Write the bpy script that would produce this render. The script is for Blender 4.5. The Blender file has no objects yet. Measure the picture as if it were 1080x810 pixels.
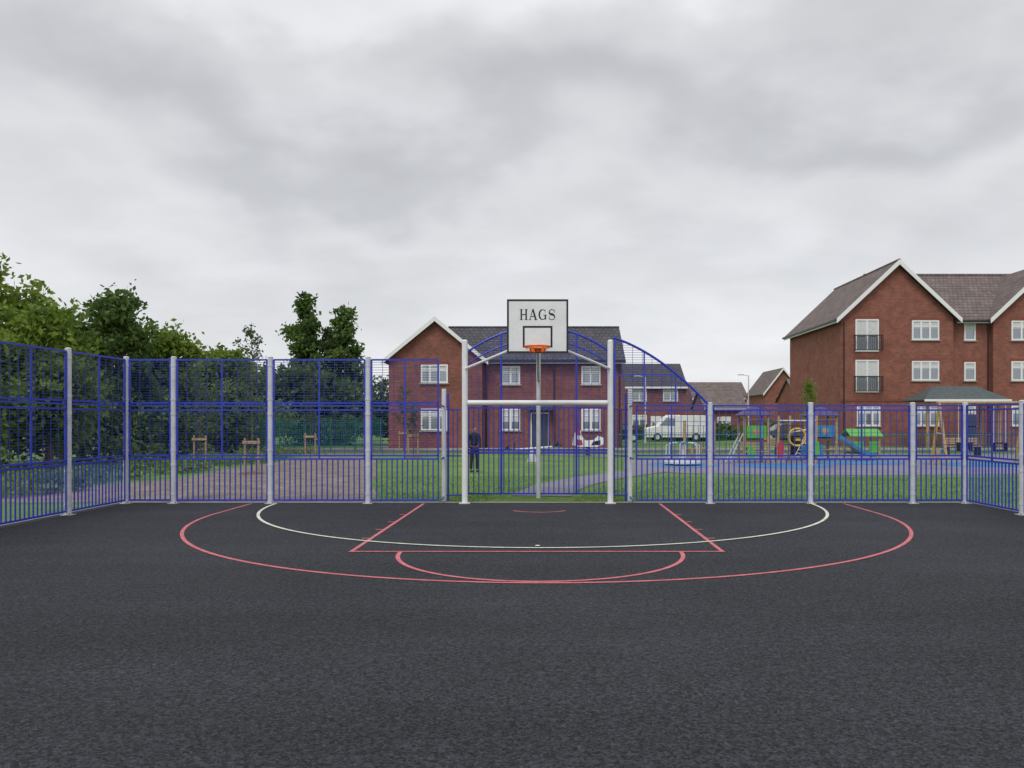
import bpy, math, random
import numpy as np
from mathutils import Vector
random.seed(4)
scene = bpy.context.scene
R = math.radians

# ------------------------------------------------------------ materials
MATS = {}
def mat(name, col, rough=0.6, metal=0.0, var=0.0, vscale=5.0, bump=0.0, bscale=60.0, spec=0.5):
    if name in MATS: return MATS[name]
    m = bpy.data.materials.new(name); m.use_nodes = True
    nt = m.node_tree; b = nt.nodes['Principled BSDF']
    b.inputs['Base Color'].default_value = (*col, 1)
    b.inputs['Roughness'].default_value = rough
    b.inputs['Metallic'].default_value = metal
    b.inputs['Specular IOR Level'].default_value = spec
    tc = nt.nodes.new('ShaderNodeTexCoord')
    if var > 0:
        n = nt.nodes.new('ShaderNodeTexNoise'); n.inputs['Scale'].default_value = vscale
        n.inputs['Detail'].default_value = 6
        nt.links.new(tc.outputs['Object'], n.inputs['Vector'])
        r = nt.nodes.new('ShaderNodeValToRGB')
        r.color_ramp.elements[0].position = 0.3; r.color_ramp.elements[1].position = 0.7
        r.color_ramp.elements[0].color = (*[c*(1-var) for c in col], 1)
        r.color_ramp.elements[1].color = (*[min(1, c*(1+var)) for c in col], 1)
        nt.links.new(n.outputs['Fac'], r.inputs['Fac'])
        nt.links.new(r.outputs['Color'], b.inputs['Base Color'])
    if bump > 0:
        n2 = nt.nodes.new('ShaderNodeTexNoise'); n2.inputs['Scale'].default_value = bscale
        nt.links.new(tc.outputs['Object'], n2.inputs['Vector'])
        bp = nt.nodes.new('ShaderNodeBump'); bp.inputs['Strength'].default_value = bump
        bp.inputs['Distance'].default_value = 0.01
        nt.links.new(n2.outputs['Fac'], bp.inputs['Height']); nt.links.new(bp.outputs['Normal'], b.inputs['Normal'])
    MATS[name] = m
    return m

def brick_mat(name, c1, c2, mortar, u='xy', bw=0.225, rh=0.075, ms=0.01, vz=1.0, rough=0.9):
    m = bpy.data.materials.new(name); m.use_nodes = True
    nt = m.node_tree; b = nt.nodes['Principled BSDF']; L = nt.links.new
    tc = nt.nodes.new('ShaderNodeTexCoord'); s = nt.nodes.new('ShaderNodeSeparateXYZ')
    L(tc.outputs['Object'], s.inputs[0])
    c = nt.nodes.new('ShaderNodeCombineXYZ')
    if u == 'xy':
        a = nt.nodes.new('ShaderNodeMath'); a.operation = 'ADD'
        L(s.outputs[0], a.inputs[0]); L(s.outputs[1], a.inputs[1]); L(a.outputs[0], c.inputs[0])
    else:
        L(s.outputs[0 if u == 'x' else 1], c.inputs[0])
    mz = nt.nodes.new('ShaderNodeMath'); mz.operation = 'MULTIPLY'; mz.inputs[1].default_value = vz
    L(s.outputs[2], mz.inputs[0]); L(mz.outputs[0], c.inputs[1])
    br = nt.nodes.new('ShaderNodeTexBrick'); L(c.outputs[0], br.inputs['Vector'])
    br.inputs['Color1'].default_value = (*c1, 1); br.inputs['Color2'].default_value = (*c2, 1)
    br.inputs['Mortar'].default_value = (*mortar, 1); br.inputs['Scale'].default_value = 1
    br.inputs['Brick Width'].default_value = bw; br.inputs['Row Height'].default_value = rh
    br.inputs['Mortar Size'].default_value = ms; br.inputs['Mortar Smooth'].default_value = 0.3
    n = nt.nodes.new('ShaderNodeTexNoise'); n.inputs['Scale'].default_value = 1.6; n.inputs['Detail'].default_value = 10
    n.inputs['Roughness'].default_value = .7
    L(tc.outputs['Object'], n.inputs['Vector'])
    mr = nt.nodes.new('ShaderNodeMapRange'); mr.inputs[1].default_value = .3; mr.inputs[2].default_value = .7
    mr.inputs[3].default_value = .72; mr.inputs[4].default_value = 1.25
    L(n.outputs['Fac'], mr.inputs[0])
    mx = nt.nodes.new('ShaderNodeVectorMath'); mx.operation = 'SCALE'
    L(br.outputs['Color'], mx.inputs[0]); L(mr.outputs[0], mx.inputs['Scale'])
    L(mx.outputs[0], b.inputs['Base Color']); b.inputs['Roughness'].default_value = rough
    bp = nt.nodes.new('ShaderNodeBump'); bp.inputs['Strength'].default_value = .4; bp.inputs['Distance'].default_value = .02
    bp.invert = True
    L(br.outputs['Fac'], bp.inputs['Height']); L(bp.outputs['Normal'], b.inputs['Normal'])
    return m

def ground_mat(name, ca, cb, s1, s2, rough=0.9, bump=0.3, bs=150, stretch=(1,1,1), cc=None, fine=0.25, bdist=0.01, spec=0.5, lo=.35, hi=.65, det=3):
    m = bpy.data.materials.new(name); m.use_nodes = True
    nt = m.node_tree; b = nt.nodes['Principled BSDF']; L = nt.links.new
    tc = nt.nodes.new('ShaderNodeTexCoord')
    mp = nt.nodes.new('ShaderNodeMapping'); mp.inputs['Scale'].default_value = stretch
    L(tc.outputs['Object'], mp.inputs['Vector'])
    n = nt.nodes.new('ShaderNodeTexNoise'); n.inputs['Scale'].default_value = s1; n.inputs['Detail'].default_value = 8
    n.inputs['Roughness'].default_value = .6
    L(mp.outputs[0], n.inputs['Vector'])
    r = nt.nodes.new('ShaderNodeValToRGB'); e = r.color_ramp.elements
    e[0].position = lo; e[1].position = hi; e[0].color = (*ca, 1); e[1].color = (*cb, 1)
    if cc:
        x = e.new(.8); x.color = (*cc, 1)
    L(n.outputs['Fac'], r.inputs['Fac'])
    f = nt.nodes.new('ShaderNodeTexNoise'); f.inputs['Scale'].default_value = s2; f.inputs['Detail'].default_value = det
    f.inputs['Roughness'].default_value = .7
    L(tc.outputs['Object'], f.inputs['Vector'])
    mr = nt.nodes.new('ShaderNodeMapRange'); mr.inputs[1].default_value = .32; mr.inputs[2].default_value = .68
    mr.inputs[3].default_value = 1-fine; mr.inputs[4].default_value = 1+fine
    L(f.outputs['Fac'], mr.inputs[0])
    mx = nt.nodes.new('ShaderNodeVectorMath'); mx.operation = 'SCALE'
    L(r.outputs['Color'], mx.inputs[0]); L(mr.outputs[0], mx.inputs['Scale'])
    L(mx.outputs[0], b.inputs['Base Color'])
    b.inputs['Roughness'].default_value = rough; b.inputs['Specular IOR Level'].default_value = spec
    bn = nt.nodes.new('ShaderNodeTexNoise'); bn.inputs['Scale'].default_value = bs; bn.inputs['Detail'].default_value = 4
    L(tc.outputs['Object'], bn.inputs['Vector'])
    bp = nt.nodes.new('ShaderNodeBump'); bp.inputs['Strength'].default_value = bump; bp.inputs['Distance'].default_value = bdist
    L(bn.outputs['Fac'], bp.inputs['Height']); L(bp.outputs['Normal'], b.inputs['Normal'])
    return m

def asphalt_mat():
    m = bpy.data.materials.new('court_asphalt'); m.use_nodes = True
    nt = m.node_tree; b = nt.nodes['Principled BSDF']; L = nt.links.new
    tc = nt.nodes.new('ShaderNodeTexCoord')
    def nz(s, d, rg, st=(1,1,1)):
        mp = nt.nodes.new('ShaderNodeMapping'); mp.inputs['Scale'].default_value = st; L(tc.outputs['Object'], mp.inputs['Vector'])
        n = nt.nodes.new('ShaderNodeTexNoise'); n.inputs['Scale'].default_value = s; n.inputs['Detail'].default_value = d; n.inputs['Roughness'].default_value = rg
        L(mp.outputs[0], n.inputs['Vector']); return n.outputs['Fac']
    def mr(v, a, c, lo, hi):
        x = nt.nodes.new('ShaderNodeMapRange'); L(v, x.inputs[0])
        for i, k in enumerate((a, c, lo, hi)): x.inputs[i+1].default_value = k
        return x.outputs[0]
    def mul(a, c):
        x = nt.nodes.new('ShaderNodeMath'); x.operation = 'MULTIPLY'; L(a, x.inputs[0]); L(c, x.inputs[1]); return x.outputs[0]
    vor = nt.nodes.new('ShaderNodeTexVoronoi'); vor.inputs['Scale'].default_value = 70; L(tc.outputs['Object'], vor.inputs['Vector'])
    sc = nt.nodes.new('ShaderNodeSeparateColor'); L(vor.outputs['Color'], sc.inputs[0])
    grain = mr(sc.outputs[0], 0, 1, .2, 1.9)
    fleck = mr(nz(22, 5, .85), .36, .66, .4, 1.75)
    lanes = mr(nz(.5, 6, .6, (.35, 2.6, 1)), .32, .68, .86, 1.14)
    patch = mr(nz(.25, 5, .55), .3, .7, .84, 1.16)
    t = mul(mul(grain, fleck), mul(lanes, patch))
    v = nt.nodes.new('ShaderNodeVectorMath'); v.operation = 'SCALE'; v.inputs[0].default_value = (.0245, .0257, .0315); L(t, v.inputs['Scale'])
    L(v.outputs[0], b.inputs['Base Color']); L(mr(patch, .84, 1.16, .85, .72), b.inputs['Roughness'])
    b.inputs['Specular IOR Level'].default_value = .3
    bp = nt.nodes.new('ShaderNodeBump'); bp.inputs['Strength'].default_value = 1; bp.inputs['Distance'].default_value = .007
    L(vor.outputs['Distance'], bp.inputs['Height']); L(bp.outputs['Normal'], b.inputs['Normal'])
    return m

def leaf_mat(name, dark, mid, light, trans=.45):
    m = bpy.data.materials.new(name); m.use_nodes = True
    nt = m.node_tree; L = nt.links.new; b = nt.nodes['Principled BSDF']; out = nt.nodes['Material Output']
    g = nt.nodes.new('ShaderNodeNewGeometry'); tc = nt.nodes.new('ShaderNodeTexCoord')
    n = nt.nodes.new('ShaderNodeTexNoise'); n.inputs['Scale'].default_value = .8; n.inputs['Detail'].default_value = 3
    L(tc.outputs['Object'], n.inputs['Vector'])
    a = nt.nodes.new('ShaderNodeMath'); a.operation = 'MULTIPLY_ADD'; a.inputs[1].default_value = .5
    L(g.outputs['Random Per Island'], a.inputs[0])
    k = nt.nodes.new('ShaderNodeMath'); k.operation = 'MULTIPLY_ADD'; k.inputs[1].default_value = 1.4; k.inputs[2].default_value = -.42
    L(n.outputs['Fac'], k.inputs[0]); L(k.outputs[0], a.inputs[2])
    r = nt.nodes.new('ShaderNodeValToRGB'); e = r.color_ramp.elements
    e[0].color = (*dark, 1); e[1].color = (*light, 1); e[0].position = .1; e[1].position = .95
    x = e.new(.5); x.color = (*mid, 1)
    L(a.outputs[0], r.inputs['Fac']); L(r.outputs['Color'], b.inputs['Base Color'])
    b.inputs['Roughness'].default_value = .55; b.inputs['Specular IOR Level'].default_value = .35
    t = nt.nodes.new('ShaderNodeBsdfTranslucent'); L(r.outputs['Color'], t.inputs['Color'])
    mx = nt.nodes.new('ShaderNodeMixShader'); mx.inputs[0].default_value = trans
    L(b.outputs[0], mx.inputs[1]); L(t.outputs[0], mx.inputs[2]); L(mx.outputs[0], out.inputs['Surface'])
    return m

BLUE = mat('blue_paint', (.03, .05, .46), .35, 0, .12, 3)
BLUED = mat('blue_wire', (.02, .034, .28), .4)
GALV = mat('galvanised_steel', (.58, .60, .63), .45, .1, .12, 6)
WHITEP = mat('white_paint', (.78, .79, .80), .4, 0, .06, 4)
BLACK = mat('black_paint', (.012, .012, .015), .4)
ORANGE = mat('orange_paint', (.80, .17, .02), .4)
UPVC = mat('white_upvc', (.80, .80, .81), .4)
GLASS = mat('window_glass', (.30, .33, .36), .08, .7)
BLIND = mat('window_blind', (.60, .61, .61), .5, 0, .1, 8)
WOODC = mat('timber', (.38, .26, .13), .75, 0, .25, 9)
WOODD = mat('dark_timber', (.13, .08, .045), .8, 0, .25, 9)
BARK = mat('bark', (.11, .085, .06), .9, 0, .35, 12, .6, 25)
GREENP = mat('green_plastic', (.10, .38, .06), .5, 0, .1, 3)
TEAL = mat('green_wire', (.015, .15, .10), .5)
YEL = mat('yellow_plastic', (.62, .40, .05), .5, 0, .1, 3)
RED = mat('red_plastic', (.45, .04, .035), .5, 0, .1, 3)
LBLUE = mat('light_blue_plastic', (.04, .20, .40), .5, 0, .1, 3)
PURP = mat('purple_plastic', (.07, .05, .15), .6, 0, .1, 3)
ROPE = mat('rope', (.03, .03, .04), .8)
RUBBER = mat('rubber', (.015, .015, .017), .8)
CONC = mat('concrete', (.34, .33, .31), .9, 0, .15, 8)
BRICK1 = brick_mat('red_brick', (.28, .082, .058), (.175, .052, .042), (.23, .15, .12))
BRICK2 = brick_mat('orange_red_brick', (.31, .090, .060), (.20, .058, .044), (.25, .16, .12))
ROOFX = brick_mat('dark_roof_tiles', (.085, .082, .10), (.06, .058, .072), (.02, .02, .024), 'x', .3, .22, .02)
ROOFY = brick_mat('dark_roof_tiles_side', (.085, .082, .10), (.06, .058, .072), (.02, .02, .024), 'y', .3, .22, .02)
ROOF2X = brick_mat('brown_roof_tiles', (.20, .16, .15), (.145, .113, .108), (.06, .045, .045), 'x', .3, .24, .022)
ROOF2Y = brick_mat('brown_roof_tiles_side', (.20, .16, .15), (.145, .113, .108), (.06, .045, .045), 'y', .3, .24, .022)
LINE_R = ground_mat('red_line_paint', (.46, .105, .125), (.62, .18, .20), 6, 60, .75, .6, 90, fine=.35, bdist=.006, det=5)
LINE_C = ground_mat('cream_line_paint', (.52, .55, .44), (.72, .74, .62), 6, 60, .75, .6, 90, fine=.3, bdist=.006, det=5)

# ------------------------------------------------------------ mesh builder
class MB:
    def __init__(s): s.v=[]; s.f=[]; s.m=[]; s.mats=[]
    def mi(s, m):
        if m not in s.mats: s.mats.append(m)
        return s.mats.index(m)
    def face(s, pts, m):
        n=len(s.v); s.v += [tuple(p) for p in pts]; s.f.append(tuple(range(n, n+len(pts)))); s.m.append(s.mi(m))
    def prism(s, poly, vec, m):
        poly=[Vector(p) for p in poly]; vec=Vector(vec); n=len(s.v); k=len(poly); i=s.mi(m)
        s.v += [tuple(p) for p in poly] + [tuple(p+vec) for p in poly]
        s.f.append(tuple(range(n, n+k))); s.m.append(i)
        s.f.append(tuple(range(n+2*k-1, n+k-1, -1))); s.m.append(i)
        for j in range(k):
            a=n+j; b=n+(j+1)%k; s.f.append((a, a+k, b+k, b)); s.m.append(i)
    def box(s, x0,x1,y0,y1,z0,z1,m):
        s.prism([(x0,y0,z0),(x1,y0,z0),(x1,y1,z0),(x0,y1,z0)], (0,0,z1-z0), m)
    def tube(s, p, q, r, m, n=8, r2=None):
        p=Vector(p); q=Vector(q); d=q-p
        if d.length<1e-6: return
        d.normalize(); r2 = r if r2 is None else r2
        a = Vector((0,0,1)) if abs(d.z)<.9 else Vector((1,0,0))
        u=d.cross(a).normalized(); w=d.cross(u); b=len(s.v); i=s.mi(m)
        off = math.pi/4 if n==4 else 0
        for c,rr in ((p,r),(q,r2)):
            for k in range(n):
                t=2*math.pi*k/n+off; s.v.append(tuple(c+u*math.cos(t)*rr+w*math.sin(t)*rr))
        for k in range(n):
            k2=(k+1)%n; s.f.append((b+k,b+k2,b+n+k2,b+n+k)); s.m.append(i)
        s.f.append(tuple(range(b+n-1,b-1,-1))); s.m.append(i)
        s.f.append(tuple(range(b+n,b+2*n))); s.m.append(i)
    def path(s, pts, r, m, n=8):
        for a,b in zip(pts[:-1],pts[1:]): s.tube(a,b,r,m,n)
    def obj(s, name, parent=None, bevel=0, smooth=False):
        me=bpy.data.meshes.new(name); me.from_pydata(s.v,[],s.f)
        for m in s.mats: me.materials.append(m)
        me.polygons.foreach_set('material_index', s.m)
        if smooth: me.polygons.foreach_set('use_smooth',[True]*len(s.f))
        me.update()
        o=bpy.data.objects.new(name, me); scene.collection.objects.link(o)
        if parent: o.parent=parent
        if bevel:
            md=o.modifiers.new('bevel','BEVEL'); md.width=bevel; md.segments=2; md.limit_method='ANGLE'
        return o
def empty(name):
    o=bpy.data.objects.new(name,None); scene.collection.objects.link(o); return o

# ------------------------------------------------------------ ground
ASPH = asphalt_mat()
GRASSM = ground_mat('grass_turf', (.085,.165,.022), (.145,.25,.04), .5, 9, .9, .7, 40, cc=(.19,.26,.07), fine=.35, bdist=.04)
MULCH = ground_mat('bark_mulch', (.17,.135,.105), (.27,.225,.185), 1.2, 14, .95, .9, 30, fine=.5, bdist=.04, cc=(.13,.19,.06))
PATHM = ground_mat('playground_tarmac', (.16,.155,.19), (.22,.215,.255), .6, 90, .8, .4, 120, fine=.2)
BLUEW = ground_mat('blue_rubber_surface', (.04,.17,.36), (.06,.22,.43), 1, 120, .8, .4, 120, fine=.2)
ROAD = ground_mat('road_asphalt', (.07,.07,.075), (.09,.09,.095), .5, 60, .85, .4, 100)

def sheet(name, poly, z, m):
    b=MB(); b.face([(x,y,z) for x,y in poly], m); return b.obj(name)
sheet('ground', [(-2500,-800),(2500,-800),(2500,4500),(-2500,4500)], -.03, GRASSM)
b=MB(); b.box(-8.95,8.78,-12,16.05,-.2,0,ASPH); b.obj('court_surface')
b=MB(); b.box(-9.05,8.88,16.054,16.16,-.2,.005,CONC); b.box(-9.06,-8.954,-12,16.05,-.2,.005,CONC); b.box(8.784,8.89,-12,16.05,-.2,.005,CONC); b.obj('concrete_kerb')
sheet('mulch_bed', [(-13,16.3),(-3.75,16.3),(-4.1,18.2),(-4.9,21),(-5.6,25),(-6.6,29),(-7.4,33),(-8.6,37),(-10.2,38.5),(-11.6,36),(-11.2,31),(-11.6,27),(-11.0,23.5),(-12.2,20),(-12.4,18)], -.024, MULCH)
sheet('playground_surface', [(2.6,27.2),(4.5,25.2),(8,24.2),(14,24.6),(22,25.5),(36,26),(38,37),(24,39),(12,39.5),(6,38),(3.2,33)], -.02, PATHM)
def ribbon(name, pts, w, z, m):
    b=MB(); pts=[Vector((*p,0)) for p in pts]; L=[];Rr=[]
    for i,p in enumerate(pts):
        d=(pts[min(i+1,len(pts)-1)]-pts[max(i-1,0)]).normalized(); n=Vector((-d.y,d.x,0))
        L.append(p+n*w/2); Rr.append(p-n*w/2)
    for i in range(len(pts)-1):
        b.face([(*L[i].xy,z),(*L[i+1].xy,z),(*Rr[i+1].xy,z),(*Rr[i].xy,z)], m)
    return b.obj(name)
def bez(p0,p1,p2,n=14):
    return [((1-t)**2*p0[0]+2*t*(1-t)*p1[0]+t*t*p2[0],(1-t)**2*p0[1]+2*t*(1-t)*p1[1]+t*t*p2[1]) for t in [i/n for i in range(n+1)]]
ribbon('footpath', bez((-.2,17.7),(.2,22),(3.2,26))+bez((3.2,26),(4.4,28),(4.6,30))[1:], 1.4, -.016, PATHM)
ribbon('footpath', bez((-12,52),(-4,42),(3.5,36.5)), 1.5, -.016, PATHM)
b=MB()
for cx,cy,rx,ry in ((5.2,29.8,1.4,1.6),(8.9,29.2,1.9,1.4),(12.4,31.2,2.0,1.3),(17.3,30.2,2.5,1.6)):
    b.face([(cx+rx*math.cos(t)*(1+.06*math.sin(3*t)),cy+ry*math.sin(t),-.012) for t in [i*math.pi/20 for i in range(40)]], BLUEW)
b.obj('rubber_safety_surface')
b=MB(); b.box(-30,120,41.5,44.2,-.2,-.015,ROAD); b.obj('road')
b=MB(); b.box(-30,120,44.2,45.0,-.2,.09,CONC); b.obj('pavement')

# court markings
def linestrip(b, pts, w, m, z=.005):
    pts=[Vector((p[0],p[1],0)) for p in pts]; L=[];Q=[]
    for i,p in enumerate(pts):
        d=(pts[min(i+1,len(pts)-1)]-pts[max(i-1,0)]).normalized(); n=Vector((-d.y,d.x,0))
        L.append(p+n*w/2); Q.append(p-n*w/2)
    for i in range(len(pts)-1):
        b.face([(*L[i].xy,z),(*L[i+1].xy,z),(*Q[i+1].xy,z),(*Q[i].xy,z)], m)
def arc(cx,cy,r,a0,a1,n=80):
    return [(cx+r*math.cos(R(a0+(a1-a0)*i/n)), cy+r*math.sin(R(a0+(a1-a0)*i/n))) for i in range(n+1)]
b=MB()
linestrip(b, [(-6.15,15.84)]+arc(-.05,14.23,6.1,180,360)+[(6.05,15.84)], .055, LINE_R, .005)
linestrip(b, [(-2.6,15.84),(-2.6,10.09)], .055, LINE_R, .005)
linestrip(b, [(2.26,15.84),(2.26,10.09)], .055, LINE_R, .005)
linestrip(b, [(-2.63,10.06),(2.29,10.06)], .055, LINE_R, .007)
linestrip(b, arc(-.12,10.03,1.83,180,360), .055, LINE_R, .005)
linestrip(b, arc(-.2,14.95,.6,215,325,20), .055, LINE_R, .005)
for k in (13.0,12.1,14.0,11.2):
    linestrip(b, [(-2.74,k),(-2.635,k)], .05, LINE_R); linestrip(b, [(2.295,k),(2.40,k)], .05, LINE_R)
b.obj('red_court_markings')
b=MB()
linestrip(b, arc(-.13,15.84,5.5,180,360), .055, LINE_C, .010)
b.face([(-.17+.035*math.cos(i*math.pi/8), 10.52+.045*math.sin(i*math.pi/8), .010) for i in range(16)], LINE_C)
b.obj('cream_court_markings')

# ------------------------------------------------------------ fences
def fence_run(b, p0, p1, tall, ends=True):
    p0=Vector((*p0,0)); p1=Vector((*p1,0)); d=p1-p0; Ln=d.length; d.normalize()
    P=lambda s,z: p0+d*s+Vector((0,0,z))
    a,e=.07,Ln-.07
    zs=[.07,.92,.99,1.93,2.02] + ([2.08,2.97] if tall else [])
    for z in zs: b.tube(P(a,z),P(e,z),.024,BLUE,4)
    n=int((e-a)/.105)
    for i in range(n+1):
        s=a+(e-a)*i/n; b.tube(P(s,.07),P(s,.92),.0145,BLUE,5)
    top = 2.97 if tall else 2.02
    for s in (a,e): b.tube(P(s,.92),P(s,top),.024,BLUE,4)
    if Ln>1.5: b.tube(P(Ln/2,.92),P(Ln/2,top),.02,BLUE,4)
    bands=[(.99,1.93)] + ([(2.08,2.97)] if tall else [])
    for z0,z1 in bands:
        step=.05 if tall else .2
        k=int((z1-z0)/step)
        for i in range(1,k): b.tube(P(a,z0+(z1-z0)*i/k),P(e,z0+(z1-z0)*i/k),.0055,BLUED,4)
        stepv=.2 if tall else .125
        k=int((e-a)/stepv)
        for i in range(1,k): b.tube(P(a+(e-a)*i/k,z0),P(a+(e-a)*i/k,z1),.0055 if tall else .008,BLUED if tall else BLUE,4)
def fpost(b, x, y, h):
    b.tube((x,y,0),(x,y,h),.055,GALV,14); b.tube((x,y,h),(x,y,h+.02),.06,GALV,14,.035)
    b.box(x-.09,x+.09,y-.09,y+.09,.001,.014,GALV)
    for sx in (-.065,.065):
        for sy in (-.065,.065): b.tube((x+sx,y+sy,.014),(x+sx,y+sy,.03),.011,BLACK,6)
    for z in (.2,.8,1.1,1.85)+((2.15,2.85) if h>2.5 else ()):
        b.tube((x,y,z-.022),(x,y,z+.022),.061,GALV,14)
Yb=15.9
b=MB()
xs=[-8.76,-7.78,-5.78,-3.76,-2.24]
for a,c in zip(xs[:-1],xs[1:]): fence_run(b,(a,Yb),(c,Yb),True)
for x in xs[:-1]: fpost(b,x,Yb,3.02)
b.obj('court_fence')
b=MB()
xs=[1.72,3.31,5.39,7.5,8.59]
for a,c in zip(xs[:-1],xs[1:]): fence_run(b,(a,Yb),(c,Yb),False)
for x in xs[1:]: fpost(b,x,Yb,2.07)
b.obj('court_fence')
b=MB()
ys=[15.9,13.98,11.98,9.98,7.98,5.98,3.98,1.98,0,-2,-4]
for a,c in zip(ys[:-1],ys[1:]): fence_run(b,(-8.76,a),(-8.76,c),True)
for y in ys[1:]: fpost(b,-8.76,y,3.02)
b.obj('court_fence')
b=MB()
for a,c in zip(ys[:-1],ys[1:]): fence_run(b,(8.59,a),(8.59,c),False)
for y in ys[1:]: fpost(b,8.59,y,2.07)
b.obj('court_fence')

def curved_panel(b, y, x0, x1, zf, zbase, mx=.2, mz=.05):
    pts=[(x0+(x1-x0)*i/28, y, zf(x0+(x1-x0)*i/28)) for i in range(29)]
    b.path(pts,.027,BLUE,6)
    z=zbase+mz
    zmax=max(p[2] for p in pts)
    while z<zmax:
        run=None
        N=120
        for i in range(N+1):
            x=x0+(x1-x0)*i/N; inside=zf(x)>z
            if inside and run is None: run=x
            if run is not None and (not inside or i==N):
                if x-run>.03: b.tube((run,y,z),(x,y,z),.005,BLUED,4)
                run=None
        z+=mz
    x=x0+mx
    while x<x1:
        if zf(x)>zbase: b.tube((x,y,zbase),(x,y,zf(x)),.0055,BLUED,4)
        x+=mx
b=MB()
zr=lambda x: 3.43-.33*(x-1.31)-.19*(x-1.31)**2
curved_panel(b,Yb,1.31,3.27,zr,2.02)
for x in (1.34,1.95,2.6): b.tube((x,Yb,2.02),(x,Yb,zr(x)),.02,BLUE,4)
b.tube((1.31,Yb,2.66),(2.55,Yb,2.66),.018,BLUE,4)
b.obj('curved_fence_panel')

# ------------------------------------------------------------ goal
b=MB()
for x in (-1.76,1.25):
    b.tube((x,Yb,0),(x,Yb,3.36),.06,WHITEP,18); b.tube((x,Yb,3.36),(x,Yb,3.385),.06,WHITEP,18,.03)
    b.box(x-.11,x+.11,Yb-.11,Yb+.11,.001,.016,GALV)
b.tube((-1.70,Yb,2.08),(1.19,Yb,2.08),.055,WHITEP,18)
for x in (-2.29,1.73):
    b.tube((x,16.62,-.03),(x,16.62,2.40),.05,WHITEP,14); 
    b.tube((x+(.09 if x<0 else -.09),16.62,-.03),(x+(.09 if x<0 else -.09),16.62,2.3),.022,BLUE,8)
b.obj('football_goal')
b=MB()
Yg=17.4; xl,xr,xc=-1.95,1.45,-.25
za=lambda x: 3.83-.62*((x-xc)/1.7)**2
curved_panel(b,Yg,xl,xr,za,2.05,.17,.05)
for x in (xl,-1.1,.6,xr): b.tube((x,Yg,.05),(x,Yg,za(x)),.026,BLUE,6)
za2=lambda x: 3.55-.62*((x-xc)/1.7)**2
b.path([(xl+(xr-xl)*i/24,Yg,za2(xl+(xr-xl)*i/24)) for i in range(25)],.018,BLUE,6)
for z in (.06,.98,1.05,2.0,2.1): b.tube((xl,Yg,z),(xr,Yg,z),.026,BLUE,4)
n=int((xr-xl)/.11)
for i in range(n+1):
    x=xl+(xr-xl)*i/n; b.tube((x,Yg,.06),(x,Yg,2.0),.0135,BLUE,5)
for x,xx in ((-1.76,xl),(1.25,xr)):
    for z in (.06,.98,2.0): b.tube((x,Yb+.07,z),(xx,Yg,z),.024,BLUE,4)
    for i in range(1,14):
        t=i/14; X=x+(xx-x)*t; Y=Yb+.07+(Yg-Yb-.07)*t; b.tube((X,Y,.06),(X,Y,2.0),.0125,BLUE,5)
    b.tube((x,Yb,3.2),(xx,Yg,za(xx)),.022,BLUE,6)
for x0,x1 in ((-2.29,-1.9),(1.38,1.73)):
    for z in (.1,.95,1.95): b.tube((x0,16.62,z),(x1,16.62,z),.02,BLUE,4)
    for i in range(1,4): b.tube((x0+(x1-x0)*i/4,16.62,.1),(x0+(x1-x0)*i/4,16.62,1.95),.0105,BLUE,5)
for x0,x1 in ((-2.29,-2.24),(1.73,1.72)):
    for z in (.07,.92,2.02): b.tube((x0,16.6,z),(x1,Yb,z),.02,BLUE,4)
b.obj('goal_recess_fence')

# ------------------------------------------------------------ basketball hoop
hoop=empty('basketball_hoop')
yB=14.25; bx0,bx1,bz0,bz1=-.79,.334,2.973,3.957
b=MB(); b.box(bx0,bx1,yB,yB+.03,bz0,bz1,WHITEP); b.obj('backboard',hoop)
b=MB(); w=.028; y0=yB-.004; y1=yB+.034
b.box(bx0-.006,bx1+.006,y0,y1,bz0-.006,bz0+w,BLACK); b.box(bx0-.006,bx1+.006,y0,y1,bz1-w,bz1+.006,BLACK)
b.box(bx0-.006,bx0+w,y0,y1,bz0+w,bz1-w,BLACK); b.box(bx1-w,bx1+.006,y0,y1,bz0+w,bz1-w,BLACK)
cx=-.228
def frame(b,x0,x1,z0,z1,w,y0,y1,m):
    b.box(x0,x1,y0,y1,z0,z0+w,m); b.box(x0,x1,y0,y1,z1-w,z1,m)
    b.box(x0,x0+w,y0,y1,z0+w,z1-w,m); b.box(x1-w,x1,y0,y1,z0+w,z1-w,m)
frame(b,cx-.275,cx+.275,3.07,3.47,.035,yB-.003,yB-.0005,BLACK)
b.obj('board_border_and_target',hoop)
b=MB(); LH=.20; LW=.155
def lq(ox,pts):
    b.prism([(ox+p[0]*LW, yB-.003, 3.58+p[1]*LH) for p in pts],(0,.0026,0),BLACK)
def lr(ox,x0,x1,z0,z1): lq(ox,[(x0,z0),(x1,z0),(x1,z1),(x0,z1)])
def stroke(ox,pts,ws):
    for i in range(len(pts)-1):
        (xa,za_),(xb,zb)=pts[i],pts[i+1]; d=Vector((xb-xa,zb-za_)).normalized(); n=Vector((-d.y,d.x))
        wa,wb=ws[i]/2,ws[i+1]/2
        lq(ox,[(xa+n.x*wa,za_+n.y*wa),(xb+n.x*wb,zb+n.y*wb),(xb-n.x*wb,zb-n.y*wb),(xa-n.x*wa,za_-n.y*wa)])
o=cx-.335
lr(o,.12,.3,.05,.95); lr(o,.7,.88,.05,.95); lr(o,.3,.7,.46,.54)
for s in (.02,.6):
    lr(o,s,s+.38,0,.05); lr(o,s,s+.38,.95,1)
o+=.172
stroke(o,[(.14,.05),(.47,1)],[.07,.07]); stroke(o,[(.47,1),(.84,.05)],[.2,.2]); lr(o,.26,.68,.29,.36)
lr(o,-.0,.30,0,.05); lr(o,.64,1.04,0,.05)
o+=.178
ang=[50+i*(262/24) for i in range(25)]
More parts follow.
